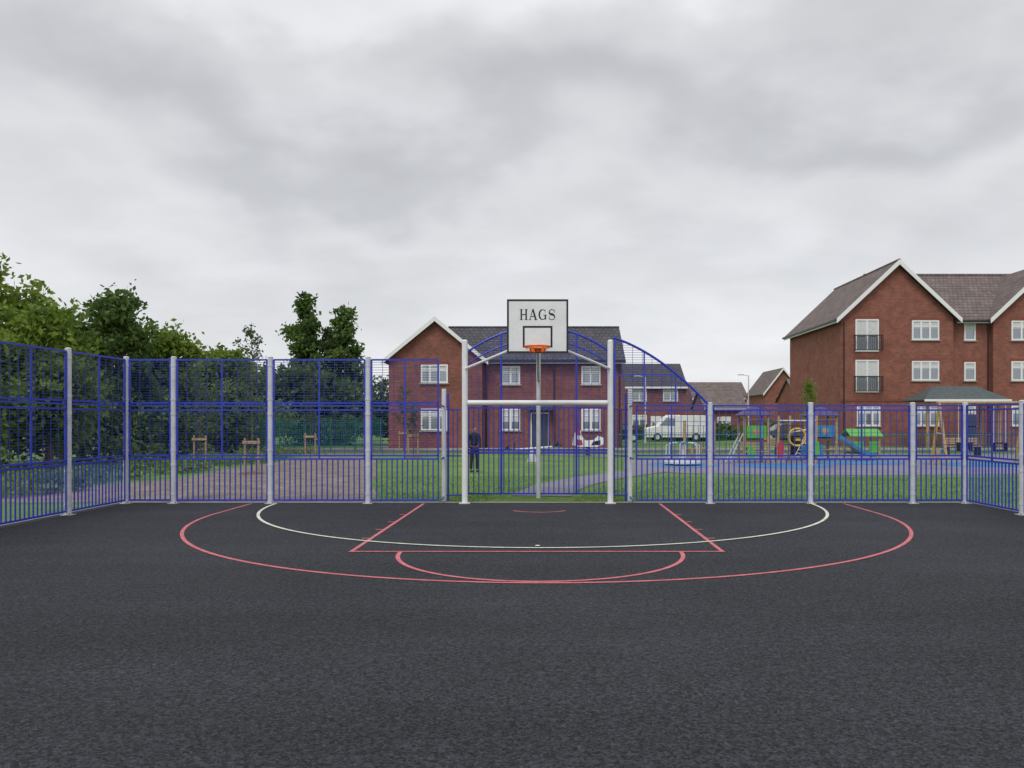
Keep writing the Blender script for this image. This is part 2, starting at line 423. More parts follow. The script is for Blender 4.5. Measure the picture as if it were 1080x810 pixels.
stroke(o,[(.5+.40*math.cos(R(a)),.5+.46*math.sin(R(a))) for a in ang],[.06+.13*max(0,-math.cos(R(a)))**1 for a in ang])
lr(o,.74,.92,.04,.43); lr(o,.58,1.0,.43,.48); lr(o,.78,.83,.68,.95)
o+=.178
p1=[(.45+.30*math.cos(R(a)),.74+.235*math.sin(R(a))) for a in range(25,250,15)]
p2=[(.45+.34*math.cos(R(a)),.27+.25*math.sin(R(a))) for a in range(70,-165,-15)]
pp=p1+p2; ws=[.06+.15*math.exp(-((i-len(p1)+.5)/5)**2) for i in range(len(pp))]
stroke(o,pp,ws); lr(o,.72,.77,.68,.95); lr(o,.11,.16,.04,.33)
b.obj('lettering',hoop)
b=MB()
b.box(cx-.15,cx+.15,yB-.03,yB-.005,2.98,3.11,ORANGE)
b.box(cx-.06,cx+.06,yB-.16,yB-.03,3.03,3.06,ORANGE)
for s in (-1,1): b.tube((cx+s*.12,yB-.03,2.99),(cx+s*.14,yB-.22,3.045),.012,ORANGE,6)
rc=(cx,yB-.385)
b.path([(rc[0]+.228*math.cos(t),rc[1]+.228*math.sin(t),3.05) for t in [i*math.pi/18 for i in range(37)]],.014,ORANGE,8)
for i in range(12):
    t=i*math.pi/6; b.tube((rc[0]+.228*math.cos(t),rc[1]+.228*math.sin(t),3.04),(rc[0]+.2*math.cos(t),rc[1]+.2*math.sin(t),3.0),.004,ORANGE,5)
b.obj('ring',hoop)
b=MB()
b.tube((cx-.03,17.3,-.03),(cx-.03,17.3,3.3),.05,GALV,16)
b.tube((cx-.03,17.3,3.25),(cx,yB+.07,3.45),.04,GALV,12)
b.tube((cx-.03,17.3,2.6),(cx,yB+.07,3.08),.03,GALV,12)
for x in (-1.76,1.25):
    s=-1 if x<0 else 1
    b.tube((x,Yb-.0,2.78),(cx+s*.42,yB+.07,3.065),.028,WHITEP,10)
b.box(cx-.48,cx+.48,yB+.036,yB+.07,3.04,3.09,GALV); b.box(cx-.48,cx+.48,yB+.036,yB+.07,3.72,3.77,GALV)
b.box(cx-.03,cx+.03,yB+.036,yB+.06,3.09,3.72,GALV)
b.obj('support_frame',hoop)

# ------------------------------------------------------------ houses
def window(b, x, z, w, h, y, nm=2, balcony=False, blind=.4, lintel=None, tr=True):
    x0,x1,z0,z1=x-w/2,x+w/2,z-h/2,z+h/2; f=.065
    b.box(x0,x1,y-.012,y+.02,z0,z1,GLASS)
    if blind: b.box(x0+f,x1-f,y-.017,y-.0125,z1-h*blind,z1-f,BLIND)
    frame(b,x0-.02,x1+.02,z0-.02,z1+.02,f+.03,y-.06,y+.01,UPVC)
    for i in range(1,nm):
        xm=x0+w*i/nm; b.box(xm-.06,xm+.06,y-.055,y+.01,z0+f,z1-f,UPVC)
    for i in range(nm):
        xa=x0+w*i/nm+f; xb=x0+w*(i+1)/nm-f
        if tr: b.box(xa,xb,y-.045,y+.01,z0+h*.66,z0+h*.66+.05,UPVC)
    if not balcony: b.box(x0-.1,x1+.1,y-.1,y+.01,z0-.09,z0-.025,CONC)
    if lintel: b.box(x0-.12,x1+.12,y-.02,y+.01,z1+.022,z1+.2,lintel)
LINT=mat('soldier_course', (.22,.07,.05), .9, 0,.2,12)

def house1():
    h=empty('brick_house'); b=MB(); B=BRICK1
    b.box(-9.4,4.3,46,54,-.1,5.35,B)
    b.prism([(4.05,46,5.35),(4.05,54,5.35),(4.05,50,7.55)],(.25,0,0),B)
    b.prism([(-9.5,45.3,-.1),(-4.0,45.3,-.1),(-4.0,45.3,5.33),(-6.75,45.3,7.55),(-9.5,45.3,5.33)],(0,.8,0),B)
    b.prism([(-9.4,53.7,5.34),(-4.0,53.7,5.34),(-6.75,53.7,7.5)],(0,.25,0),B)
    b.obj('walls',h)
    b=MB()
    b.prism([(-6.6,45.7,5.2),(4.5,45.7,5.2),(4.5,50,7.62),(-6.6,50,7.62)],(0,0,.12),ROOFX)
    b.prism([(-6.6,54.3,5.2),(4.5,54.3,5.2),(4.5,50,7.61),(-6.6,50,7.61)],(0,0,.12),ROOFX)
    b.prism([(-9.85,45.0,5.1),(-9.85,54.35,5.1),(-6.75,54.35,7.66),(-6.75,45.0,7.66)],(0,0,.13),ROOFY)
    b.prism([(-3.65,45.0,5.1),(-3.65,54.35,5.1),(-6.75,54.35,7.66),(-6.75,45.0,7.66)],(0,0,.13),ROOFY)
    b.tube((-6.6,50,7.74),(4.5,50,7.74),.09,ROOFX,8)
    b.obj('roof',h)
    b=MB()
    for s in (-1,1):
        b.prism([(-6.75,44.96,7.52),(-6.75,44.96,7.80),(-6.75+s*3.14,44.96,5.2),(-6.75+s*3.14,44.96,4.95)],(0,.035,0),UPVC)
    b.box(-3.6,4.5,45.62,45.69,5.08,5.24,UPVC); b.box(-3.6,4.5,45.5,45.61,5.14,5.24,BLACK)
    b.tube((-3.8,45.9,5.1),(-3.8,45.9,0),.04,BLACK); b.tube((4.15,45.9,5.1),(4.15,45.9,0),.04,BLACK); b.tube((.25,45.9,5.1),(.25,45.9,0),.04,BLACK)
    b.obj('trim',h)
    b=MB()
    window(b,-6.8,4.45,1.55,1.05,45.3,3,lintel=LINT); window(b,-6.8,1.75,1.55,1.25,45.3,3,lintel=LINT)
    for x in (-2.35,2.45): window(b,x,4.4,1.1,1.05,46,2,lintel=LINT); window(b,x,1.75,1.1,1.25,46,2,lintel=LINT,blind=.6)
    b.obj('windows',h)
    b=MB()
    for x in (-.6,):
        b.box(x-.48,x+.48,45.95,46.01,0,2.1,mat('door_paint',(.05,.06,.08),.4)); frame(b,x-.55,x+.55,-.0,2.17,.06,45.93,46.01,UPVC)
        b.prism([(x-.8,45.2,2.3),(x+.8,45.2,2.3),(x+.8,46,2.65),(x-.8,46,2.65)],(0,0,.07),ROOFX)
    b.obj('door',h)
house1()

def house2():
    h=empty('brick_apartment_house'); b=MB(); B=BRICK2
    b.box(19.2,26.6,50.7,61.5,-.1,8.5,B); b.prism([(19.2,50.7,8.5),(26.6,50.7,8.5),(22.9,50.7,12.0)],(0,.3,0),B); b.prism([(19.2,61.2,8.5),(26.6,61.2,8.5),(22.9,61.2,12.0)],(0,.3,0),B)
    b.box(26.6,46,51.3,61.4,-.1,8.5,B)
    b.prism([(29.35,50.9,-.1),(36.8,50.9,-.1),(36.8,50.9,8.5),(33.07,50.9,12.0),(29.35,50.9,8.5)],(0,.41,0),B)
    b.obj('walls',h)
    b=MB()
    for s in (-1,1):
        b.prism([(22.9+s*4.05,50.35,8.28),(22.9+s*4.05,61.8,8.28),(22.9,61.8,12.1),(22.9,50.35,12.1)],(0,0,.13),ROOF2Y)
        b.prism([(33.07+s*4.05,50.55,8.28),(33.07+s*4.05,56.3,8.28),(33.07,56.3,12.1),(33.07,50.55,12.1)],(0,0,.13),ROOF2Y)
    b.prism([(23.2,50.95,8.26),(46,50.95,8.26),(46,56.35,12.22),(23.2,56.35,12.22)],(0,0,.12),ROOF2X)
    b.prism([(23.2,61.75,8.26),(46,61.75,8.26),(46,56.35,12.21),(23.2,56.35,12.21)],(0,0,.12),ROOF2X)
    b.tube((23,56.35,12.35),(46,56.35,12.35),.1,ROOF2X,8); b.tube((22.9,50.35,12.22),(22.9,61.8,12.22),.1,ROOF2Y,8)
    b.obj('roof',h)
    b=MB()
    for c,yy in ((22.9,50.3),(33.07,50.5)):
        for s in (-1,1):
            b.prism([(c,yy,11.92),(c,yy,12.26),(c+s*4.1,yy,8.40),(c+s*4.1,yy,8.08)],(0,.045,0),UPVC)
    b.box(26.95,29.05,50.86,50.93,8.14,8.32,UPVC); b.box(26.95,29.05,50.74,50.85,8.2,8.32,BLACK)
    b.box(18.78,18.84,50.35,61.8,8.12,8.34,UPVC); b.box(18.66,18.77,50.35,61.8,8.22,8.34,BLACK)
    for x,y in ((26.75,51.2),(29.2,51.2),(19.35,50.6)): b.tube((x,y,8.2),(x,y,0),.045,BLACK)
    b.box(19.15,26.65,50.66,50.72,2.95,3.1,LINT); b.box(26.7,29.3,51.26,51.32,2.95,3.1,LINT)
    b.obj('trim',h)
    b=MB()
    for z in (7.65,4.97):
        window(b,24.75,z,1.75,1.25,50.7,3,lintel=LINT); window(b,28.0,z,.72,1.2,51.3,1,lintel=LINT)
        window(b,31.2,z,1.3,1.25,50.9,2,lintel=LINT); window(b,34.8,z,1.3,1.25,50.9,2,lintel=LINT)
        window(b,20.9,z-.35,1.5,2.1,50.7,2,True,.5,lintel=LINT,tr=False)
    for x,w,y,n in ((24.75,1.75,50.7,3),(21,1.5,50.7,3),(28,.72,51.3,1),(31.2,1.3,50.9,2)): window(b,x,2.0,w,1.3,y,n,lintel=LINT)
    for z in (7.3,4.6):
        z0=z-1.05
        b.box(19.98,21.82,50.30,50.34,z0+1.0,z0+1.06,BLACK); b.box(19.98,21.82,50.30,50.34,z0+.05,z0+.1,BLACK)
        for i in range(16): b.box(20+i*.12,20.03+i*.12,50.31,50.33,z0+.1,z0+1.0,BLACK)
        for x in (19.98,21.79):
            b.box(x,x+.03,50.34,50.64,z0+1.0,z0+1.06,BLACK); b.box(x,x+.03,50.34,50.64,z0+.05,z0+.1,BLACK)
            b.box(x,x+.03,50.45,50.48,z0+.1,z0+1.0,BLACK)
    b.obj('windows',h)
    b=MB(); b.box(27.4,28.4,51.22,51.29,0,.02,CONC); b.box(27.5,28.4,51.2,51.29,.03,2.1,mat('door_paint',(.05,.06,.08),.4)); b.obj('door',h)
house2()

def simple_house(x0,x1,y0,y1,ze,zr,axis,B,RX,RY,wins=(),rot=0):
    h=empty('brick_house'); b=MB(); b.box(x0,x1,y0,y1,-.1,ze,B); ym=(y0+y1)/2; xm=(x0+x1)/2
    if axis=='x':
        for x in (x0,x1-.25): b.prism([(x,y0,ze),(x,y1,ze),(x,ym,zr-.12)],(.25,0,0),B)
    else:
        for y in (y0,y1-.25): b.prism([(x0,y,ze),(x1,y,ze),(xm,y,zr-.12)],(0,.25,0),B)
    b.obj('walls',h); b=MB(); t=MB()
    if axis=='x':
        b.prism([(x0-.2,y0-.3,ze-.15),(x1+.2,y0-.3,ze-.15),(x1+.2,ym,zr),(x0-.2,ym,zr)],(0,0,.14),RX)
        b.prism([(x0-.2,y1+.3,ze-.15),(x1+.2,y1+.3,ze-.15),(x1+.2,ym,zr-.01),(x0-.2,ym,zr-.01)],(0,0,.14),RX)
        t.box(x0-.2,x1+.2,y0-.38,y0-.31,ze-.25,ze-.05,UPVC)
    else:
        b.prism([(x0-.3,y0-.3,ze-.2),(x0-.3,y1+.3,ze-.2),(xm,y1+.3,zr),(xm,y0-.3,zr)],(0,0,.14),RY)
        b.prism([(x1+.3,y0-.3,ze-.2),(x1+.3,y1+.3,ze-.2),(xm,y1+.3,zr-.01),(xm,y0-.3,zr-.01)],(0,0,.14),RY)
        for s in (-1,1):
            xe=xm+s*((x1-x0)/2+.35)
            t.prism([(xm,y0-.35,zr-.15),(xm,y0-.35,zr+.16),(xe,y0-.35,ze-.05),(xe,y0-.35,ze-.35)],(0,.045,0),UPVC)
    b.obj('roof',h); t.obj('trim',h)
    b=MB()
    for x,z,w,hh in wins: window(b,x,z,w,hh,y0,2,lintel=LINT)
    if wins: b.obj('windows',h)
    b=MB(); b.box(xm-.5,xm+.5,y0-.05,y0-.003,0,2.1,UPVC); b.obj('door',h)
    return h
simple_house(7.4,13.0,74,82,5.0,7.3,'x',BRICK1,ROOFX,ROOFY,((8.6,4.1,1.4,1.1),(11.6,4.1,1.4,1.1),(8.6,1.6,1.4,1.2),(11.8,1.6,1.4,1.2)))
simple_house(20.5,28.2,110,118,4.9,7.2,'x',BRICK2,ROOF2X,ROOF2Y,((22,4,1.4,1.1),(26,4,1.4,1.1)))
simple_house(28.0,32.6,100,109,5.2,8.4,'y',BRICK2,ROOF2X,ROOF2Y,((30.3,4.4,1.4,1.1),))
simple_house(17.0,21.5,84,92,3.0,4.9,'x',BRICK2,ROOF2X,ROOF2Y,((19,1.5,1.4,1.1),))
simple_house(26.6,30.4,82,90,3.9,6.2,'x',BRICK2,ROOF2X,ROOF2Y,((28,2.6,1.3,1.0),))
simple_house(14.0,19.5,128,136,4.9,7.0,'y',BRICK1,ROOFX,ROOFY,((16.7,4,1.3,1.1),))

# ------------------------------------------------------------ vegetation
def leaf_mesh(name, blobs, n, size, m, parent=None, seed=1, clump=22, sig=.22):
    rng=np.random.default_rng(seed); B=np.array(blobs,float)
    w=(B[:,3]*B[:,4]*B[:,5])**(2/3); w/=w.sum()
    nc=max(1,n//clump)
    k=rng.choice(len(B),nc,p=w); d=rng.normal(size=(nc,3)); d/=np.linalg.norm(d,axis=1)[:,None]
    r=(.45+.55*rng.random(nc)**.6)*(1+.2*np.sin(6*d[:,0]+k)*np.sin(5*d[:,2]+2*k)+.10*rng.normal(size=nc))
    c=B[k,:3]+d*r[:,None]*B[k,3:6]
    c=np.repeat(c,clump,axis=0); sg=sig*(.6+.8*rng.random(nc)); c=c+rng.normal(size=c.shape)*np.repeat(sg,clump)[:,None]*np.array([1,1,.7])
    c[:,2]=np.maximum(c[:,2],.05)
    N=len(c); a=rng.normal(size=(N,3)); a/=np.linalg.norm(a,axis=1)[:,None]
    q=rng.normal(size=(N,3)); q[:,2]*=.4; bb=np.cross(a,q); bb/=np.linalg.norm(bb,axis=1)[:,None]
    s=(size*(.6+.8*rng.random(N)))[:,None]
    V=np.stack([c-a*s,c+bb*s*.55,c+a*s,c-bb*s*.55],axis=1).reshape(-1,3)
    me=bpy.data.meshes.new(name); F=np.arange(N*4).reshape(-1,4)
    me.from_pydata(V.tolist(),[],F.tolist()); me.materials.append(m); me.update()
    o=bpy.data.objects.new(name,me); scene.collection.objects.link(o)
    if parent: o.parent=parent
    return o
LEAF_A=leaf_mat('leaves_bright',(.06,.11,.016),(.16,.255,.035),(.33,.40,.08),.5)
LEAF_B=leaf_mat('leaves_dark',(.035,.075,.022),(.09,.16,.035),(.18,.26,.06))
LEAF_C=leaf_mat('leaves_grey_green',(.035,.065,.03),(.08,.12,.052),(.14,.185,.085))
def tree(name,x,y,h,rad,n,size,m,seed,trunk=.15,base=.25,nb=9,tall=1.0):
    rng=random.Random(seed); t=empty(name); b=MB(); blobs=[]
    tx,ty=x+rng.uniform(-.2,.2),y
    pts=[(x,y,-.05),(x+rng.uniform(-.1,.1),y,h*base),(tx,ty,h*.6),(tx,ty,h*.9)]
    rr=[trunk,trunk*.8,trunk*.45,trunk*.12]
    for i in range(3): b.tube(pts[i],pts[i+1],rr[i],BARK,9,rr[i+1])
    for i in range(nb):
        f=(i+.5)/nb; z=h*(base+.08+(1-base-.16)*f); a=i*2.4+rng.uniform(-.4,.4)
        env=math.sin(math.pi*(.12+.80*f))**.7; rr_=rad*env*rng.uniform(.35,.8)
        cx_,cy_=tx+rr_*math.cos(a),ty+rr_*math.sin(a); br=rad*rng.uniform(.25,.48)*(1-.35*f)
        blobs.append((cx_,cy_,z,br,br,br*.8*tall))
        b.tube((tx,ty,max(h*base*.8,z-rr_*.7-.3)),(cx_,cy_,z),trunk*.35,BARK,6,trunk*.08)
        for j in range(2):
            aa=a+rng.uniform(-1,1); b.tube((cx_*.6+tx*.4,cy_*.6+ty*.4,z-.2),(cx_+br*.7*math.cos(aa),cy_+br*.7*math.sin(aa),z+br*.5*rng.uniform(-.5,1)),trunk*.14,BARK,5,trunk*.04)
    blobs.append((tx,ty,h-rad*.3*tall,rad*.3,rad*.3,rad*.35*tall))
    blobs.append((tx,ty,h*(base+1)/2,rad*.5,rad*.5,h*(1-base)*.35))
    b.obj('trunk_and_limbs',t); leaf_mesh('foliage',blobs,n,size,m,t,seed)
tree('broadleaf_tree',-20.8,28,7.5,3.0,17000,.12,LEAF_A,11,.2,.15,13)
tree('broadleaf_tree',-17.6,27,5.7,2.2,12000,.11,LEAF_A,12,.16,.15,11)
tree('broadleaf_tree',-24.5,27,7.4,3.0,9000,.13,LEAF_B,13,.2,.15,10)
tree('broadleaf_tree',-18.6,33.5,7.2,2.2,12000,.12,LEAF_B,14,.18,.12,11)
tree('broadleaf_tree',-21.5,34,6.6,2.6,10000,.13,LEAF_A,15,.18,.12,11)
tree('broadleaf_tree',-18.0,36.5,6.0,2.0,10000,.12,LEAF_A,16,.16,.12,10)
tree('broadleaf_tree',-17.6,41,5.4,2.2,10000,.13,LEAF_A,17,.15,.1,9)
tree('broadleaf_tree',-20.5,47,5.8,3,9000,.15,LEAF_B,27,.15,.1,9)
tree('poplar_tree',-18.9,60,11.4,1.7,7000,.17,LEAF_B,18,.2,.2,13,1.4)
tree('poplar_tree',-16.2,60.5,10.4,1.9,7500,.17,LEAF_B,19,.2,.2,13,1.2)
tree('poplar_tree',-17.6,61,9.0,1.6,5000,.17,LEAF_C,20,.2,.2,9,1.2)
rng=random.Random(3); bl=[]
for i in range(30):
    t=i/29; x=-16.0-2*math.sin(t*3); y=17+28*t
    bl.append((x-rng.uniform(0,2.0),y,rng.uniform(.6,2.6),rng.uniform(1.2,1.9),1.5,rng.uniform(.9,1.5)))
leaf_mesh('hedgerow',bl,34000,.11,LEAF_A,None,31)
bl=[]
for i in range(40):
    t=i/39; bl.append((-26+15.0*t,50+4*t+rng.uniform(-1,1),rng.uniform(.8,3.6)+(0 if i%3 else 1.0),rng.uniform(1.1,1.7),1.5,rng.uniform(1.0,1.7)))
leaf_mesh('hedgerow',bl,36000,.15,LEAF_B,None,32)
bl=[(-70+i*4.5+rng.uniform(-1,1),150+rng.uniform(-8,8),rng.uniform(1,3),3.2,3,rng.uniform(1.5,3)) for i in range(60)]
leaf_mesh('distant_tree_line',bl,22000,.5,LEAF_C,None,33,20,.6)
bl=[(5+i*1.3,66+rng.uniform(-2,2),rng.uniform(.4,1.1),1,1,rng.uniform(.6,1.1)) for i in range(34)]
leaf_mesh('hedge',bl,15000,.16,LEAF_B,None,34)
bl=[(-11.6-rng.uniform(0,3.5),16.8+rng.uniform(0,22),.12,.5,.7,.22) for i in range(60)]
leaf_mesh('verge_plants',bl,9000,.06,LEAF_A,None,35,16,.15)

def sapling(x,y,h,seed,n=500,m=LEAF_C,stake=1.15):
    rg=random.Random(seed); t=empty('young_tree'); b=MB()
    b.tube((x,y,-.05),(x+.03,y,h*.55),.028,BARK,7,.018); b.tube((x+.03,y,h*.55),(x,y,h),.018,BARK,6,.005)
    bl=[]
    for i in range(16):
        z=h*(.36+.55*i/16); a=i*2.4; r=(.9-.65*i/16)*h*.15*rg.uniform(.6,1.2)
        e=(x+r*math.cos(a),y+r*math.sin(a),z+.28*h*.3); b.tube((x+.02,y,z),e,.008,BARK,5,.003); bl.append((*e,.12,.12,.16)); bl.append(((x+e[0])/2,(y+e[1])/2,(z+e[2])/2,.1,.1,.12))
    b.obj('trunk_and_twigs',t)
    b=MB()
    for s in (-.22,.22): b.tube((x+s,y,-.05),(x+s,y,stake),.035,WOODC,8)
    b.box(x-.28,x+.28,y-.06,y-.036,stake-.2,stake-.1,WOODC); b.obj('stakes',t)
    b=MB(); b.tube((x,y,-.03),(x,y,.03),.45,WOODD,16,.3); b.obj('soil_ring',t)
    leaf_mesh('foliage',bl,n,.05,m,t,seed,7,.09)
sapling(-9.7,25,4.9,41,900)
sapling(-10.6,34,3.6,42,700)
sapling(-8.2,43,3.6,43,600)
sapling(-13.2,29,3.4,44,600)
sapling(14.2,42,4.0,45,1600,LEAF_A)
sapling(-6.4,36,2.6,46,500)

def blades():
    rg=np.random.default_rng(8); N=60000
    x=rg.uniform(-14,24,N); y=16.2+rg.random(N)**1.3*8
    ok=((x> -3.6-(y-16.3)*.26)|(x<-12.3)) & ~((y>23.6)&(x>3)); px_=-.2+(y-17.7)*.19; ok&=~(np.abs(x-px_-.25*np.sin((y-17)*.3))<.9)
    x=x[ok];y=y[ok];N=len(x); h=rg.uniform(.02,.055,N); a=rg.uniform(0,6.28,N); w=.008
    dx=np.cos(a)*w; dy=np.sin(a)*w; z0=np.full(N,-.03)
    V=np.stack([np.stack([x-dx,y-dy,z0],1),np.stack([x+dx,y+dy,z0],1),np.stack([x+rg.normal(size=N)*.015,y+rg.normal(size=N)*.015,z0+h],1)],1).reshape(-1,3)
    me=bpy.data.meshes.new('grass'); me.from_pydata(V.tolist(),[],np.arange(N*3).reshape(-1,3).tolist())
    me.materials.append(leaf_mat('grass_blades',(.08,.17,.02),(.14,.26,.035),(.22,.34,.07))); me.update()
    o=bpy.data.objects.new('grass',me); scene.collection.objects.link(o)
blades()

b=MB(); 
for i in range(12): 
    x=-24+i*1.32; y=40+i*.28
    b.tube((x,y,0),(x,y,1.85),.035,TEAL,6)
    if i<11:
        for z in [.1+.1*k for k in range(18)]: b.tube((x,y,z),(x+1.32,y+.28,z),.011,TEAL,4)
        for k in range(1,14): b.tube((x+1.32*k/14,y+.02*k,.05),(x+1.32*k/14,y+.02*k,1.8),.012,TEAL,4)
b.obj('green_mesh_fence')
b=MB(); x=3.5
for z in (.12,.95): b.tube((3.5,40.2,z),(36,40.2,z),.025,TEAL,5)
while x<36: 
    b.tube((x,40.2,0),(x,40.2,1.05),.011,TEAL,4); x+=.14
b.obj('playground_railings')

# ------------------------------------------------------------ playground
def play_tower(x,y,roofm,panelm,h=2.3,slide=True,w=1.1):
    t=empty('play_tower'); b=MB()
    for i in (0,1):
        for j in (0,1): b.tube((x+i*w,y+j*w,-.03),(x+i*w,y+j*w,h-.35),.055,WOODC,10)
    b.box(x,x+w,y,y+w,.85,.93,WOODD)
    for z in (1.75,.45): b.tube((x,y,z),(x+w,y,z),.03,WOODC,8); b.tube((x,y+w,z),(x+w,y+w,z),.03,WOODC,8)
    b.obj('frame',t)
    b=MB()
    b.box(x+.08,x+w-.08,y-.03,y,1.0,1.5,panelm); b.box(x+.06,x+w-.06,y+w,y+w+.03,.93,1.5,panelm); b.box(x+w,x+w+.03,y+.06,y+w-.06,1.0,1.5,panelm)
    b.tube((x+w*.5,y-.045,1.25),(x+w*.5,y-.031,1.25),.15,WOODC,16)
    b.prism([(x+.1,y-.028,.15),(x+w*.45,y-.028,.15),(x+w*.4,y-.028,.6),(x+.1,y-.028,.78)],(0,.02,0),panelm)
    b.obj('panels',t,.01)
    b=MB(); c=(x+w/2,y+w/2,h)
    q=[(x-.15,y-.15,h-.4),(x+w+.15,y-.15,h-.4),(x+w+.15,y+w+.15,h-.4),(x-.15,y+w+.15,h-.4)]
    for i in range(4): b.prism([q[i],q[(i+1)%4],c],(0,0,.03),roofm)
    b.obj('roof',t)
    b=MB()
    for i in range(6): b.tube((x-.1-.08*(5-i),y+.2,.12+.15*i),(x-.1-.08*(5-i),y+w-.2,.12+.15*i),.02,GALV,6)
    for yy in (y+.2,y+w-.2): b.tube((x-.6,yy,0),(x,yy,1.2),.022,GALV,6)
    b.obj('ladder',t)
    if slide:
        b=MB(); P0=[(x+w,.92),(x+w+.3,.9),(x+w+1.3,.22),(x+w+1.8,.12)]
        for (xa,za_),(xb,zb) in zip(P0[:-1],P0[1:]):
            b.prism([(xa,y+.25,za_),(xb,y+.25,zb),(xb,y+.8,zb),(xa,y+.8,za_)],(0,0,.03),GALV)
            for yy in (y+.2,y+.8): b.prism([(xa,yy,za_),(xb,yy,zb),(xb,yy,zb+.16),(xa,yy,za_+.16)],(0,.05,0),LBLUE)
        b.tube((x+w+1.7,y+.5,-.03),(x+w+1.7,y+.5,.12),.04,GALV); b.obj('slide',t)
play_tower(7.8,30.8,PURP,GREENP,2.3,False,.95)
play_tower(11.3,33.0,PURP,LBLUE,2.3,True,1.0)
t=empty('climbing_frame'); b=MB()
for x,y in ((9.0,30.4),(9.6,30.9),(10.5,30.4),(9.9,31.9),(10.9,31.6)): b.tube((x,y,-.03),(x+.05,y,1.9),.05,WOODC,10)
for p,q in (((9.0,30.4,1.7),(10.5,30.4,1.7)),((9.6,30.9,1.2),(10.9,31.6,1.4)),((9.9,31.9,1.7),(10.9,31.6,1.7))): b.tube(p,q,.03,GALV)
for i in range(6): b.tube((8.9+.25*i,30.4,.1),(9.0+.25*i,30.4,1.7),.012,ROPE,5)
for i in range(6): b.tube((9.0,30.4,.25+.25*i),(10.5,30.4,.25+.25*i),.012,ROPE,5)
b.obj('frame_and_net',t)
b=MB(); b.path([(9.75+.34*math.cos(a),30.33,1.05+.34*math.sin(a)) for a in [i*math.pi/12 for i in range(25)]],.04,YEL,8)
b.prism([(9.0,30.3,.25),(9.2,30.3,.25),(9.25,30.3,.8),(9.1,30.3,.95),(8.98,30.3,.7)],(0,.04,0),RED)
b.prism([(10.35,30.3,.3),(10.65,30.3,.3),(10.6,30.3,.85),(10.4,30.3,1.0)],(0,.04,0),GREENP)
b.prism([(10.2,31.2,.3),(10.7,31.2,.4),(10.65,31.2,.8),(10.25,31.2,.7)],(0,.04,0),LBLUE)
b.obj('panels',t)
t=empty('playhouse'); b=MB(); x,y=13.2,33.6
for i in (0,1.2):
    for j in (0,.9): b.tube((x+i,y+j,-.03),(x+i,y+j,1.0),.045,WOODC,8)
b.box(x+.05,x+.5,y-.03,y,.3,.8,GREENP); b.box(x+.75,x+1.15,y-.03,y,.3,.8,GREENP); b.box(x+1.2,x+1.23,y,y+.9,.3,.8,GREENP); b.box(x,x+1.2,y,y+.9,.25,.31,WOODD)
b.prism([(x-.12,y-.12,1.0),(x+1.32,y-.12,1.0),(x+1.32,y+.45,1.3),(x-.12,y+.45,1.3)],(0,0,.04),GREENP); b.prism([(x-.12,y+1.02,1.0),(x+1.32,y+1.02,1.0),(x+1.32,y+.45,1.3),(x-.12,y+.45,1.3)],(0,0,.04),GREENP)
b.obj('house_body',t)
t=empty('balance_trail'); b=MB()
for x,y,h_ in ((6.3,34,.5),(6.7,34.3,.7),(7.1,34.1,.4),(6.2,35.4,1.7),(7.6,35.6,1.7),(14.6,29.4,.4),(15.0,29.7,.55)): b.tube((x,y,-.03),(x,y,h_),.07,WOODC,10)
b.tube((6.2,35.4,1.5),(7.6,35.6,1.5),.03,GALV,8); b.tube((6.2,35.4,.4),(7.6,35.6,.4),.05,WOODC,8)
for i in range(5): b.tube((6.35+.25*i,35.42+.04*i,.4),(6.35+.25*i,35.42+.04*i,1.5),.012,ROPE,5)
b.obj('posts_and_beams',t)
t=empty('swing_set'); b=MB(); y=30.6; X0,X1=15.5,18.9
for x in (X0,X1):
    b.tube((x-.12,y-.85,-.03),(x,y,2.42),.055,WOODC if x==X0 else YEL,10); b.tube((x+.12,y+.85,-.03),(x,y,2.42),.055,YEL,10)
    b.tube((x-.06,y-.42,1.2),(x+.06,y+.42,1.2),.03,GALV,8)
b.tube((X0-.1,y,2.42),(X1+.1,y,2.42),.055,WOODC,12); b.obj('frame',t)
b=MB()
for xc_ in (16.5,17.9):
    for s in (-.24,.24): b.tube((xc_+s,y,2.38),(xc_+s,y,.55),.012,GALV,5)
    b.box(xc_-.26,xc_+.26,y-.13,y+.13,.48,.55,RUBBER)
    b.path([(xc_-.25,y-.12,.8),(xc_+.25,y-.12,.8),(xc_+.25,y+.12,.8),(xc_-.25,y+.12,.8),(xc_-.25,y-.12,.8)],.03,RUBBER,6)
    for s in (-.24,.24): b.box(xc_+s-.02,xc_+s+.02,y-.12,y+.12,.55,.8,RUBBER)
b.obj('seats_and_chains',t)
t=empty('shelter'); b=MB(); x0,x1,y0,y1=22.6,27.3,46.2,48.6
for x in (x0+.2,x1-.2):
    for y in (y0+.2,y1-.2): b.box(x-.08,x+.08,y-.08,y+.08,-.03,2.9,WOODC)
b.obj('posts',t); b=MB(); xm=(x0+x1)/2; ym=(y0+y1)/2
q=[(x0-.2,y0-.3,2.9),(x1+.2,y0-.3,2.9),(x1+.2,y1+.3,2.9),(x0-.2,y1+.3,2.9)]; a=(x0+1,ym,3.75); c=(x1-1,ym,3.75)
GR=mat('shelter_roof',(.07,.09,.095),.6,0,.2,5)
b.prism([q[0],q[1],c,a],(0,0,.06),GR); b.prism([q[3],q[2],c,a],(0,0,.05),GR); b.prism([q[0],q[3],a],(0,0,.055),GR); b.prism([q[1],q[2],c],(0,0,.055),GR)
b.box(x0-.25,x1+.25,y0-.36,y0-.31,2.84,2.97,UPVC)
b.obj('roof',t)
t=empty('roundabout'); b=MB(); cx_,cy_=5.15,29.8
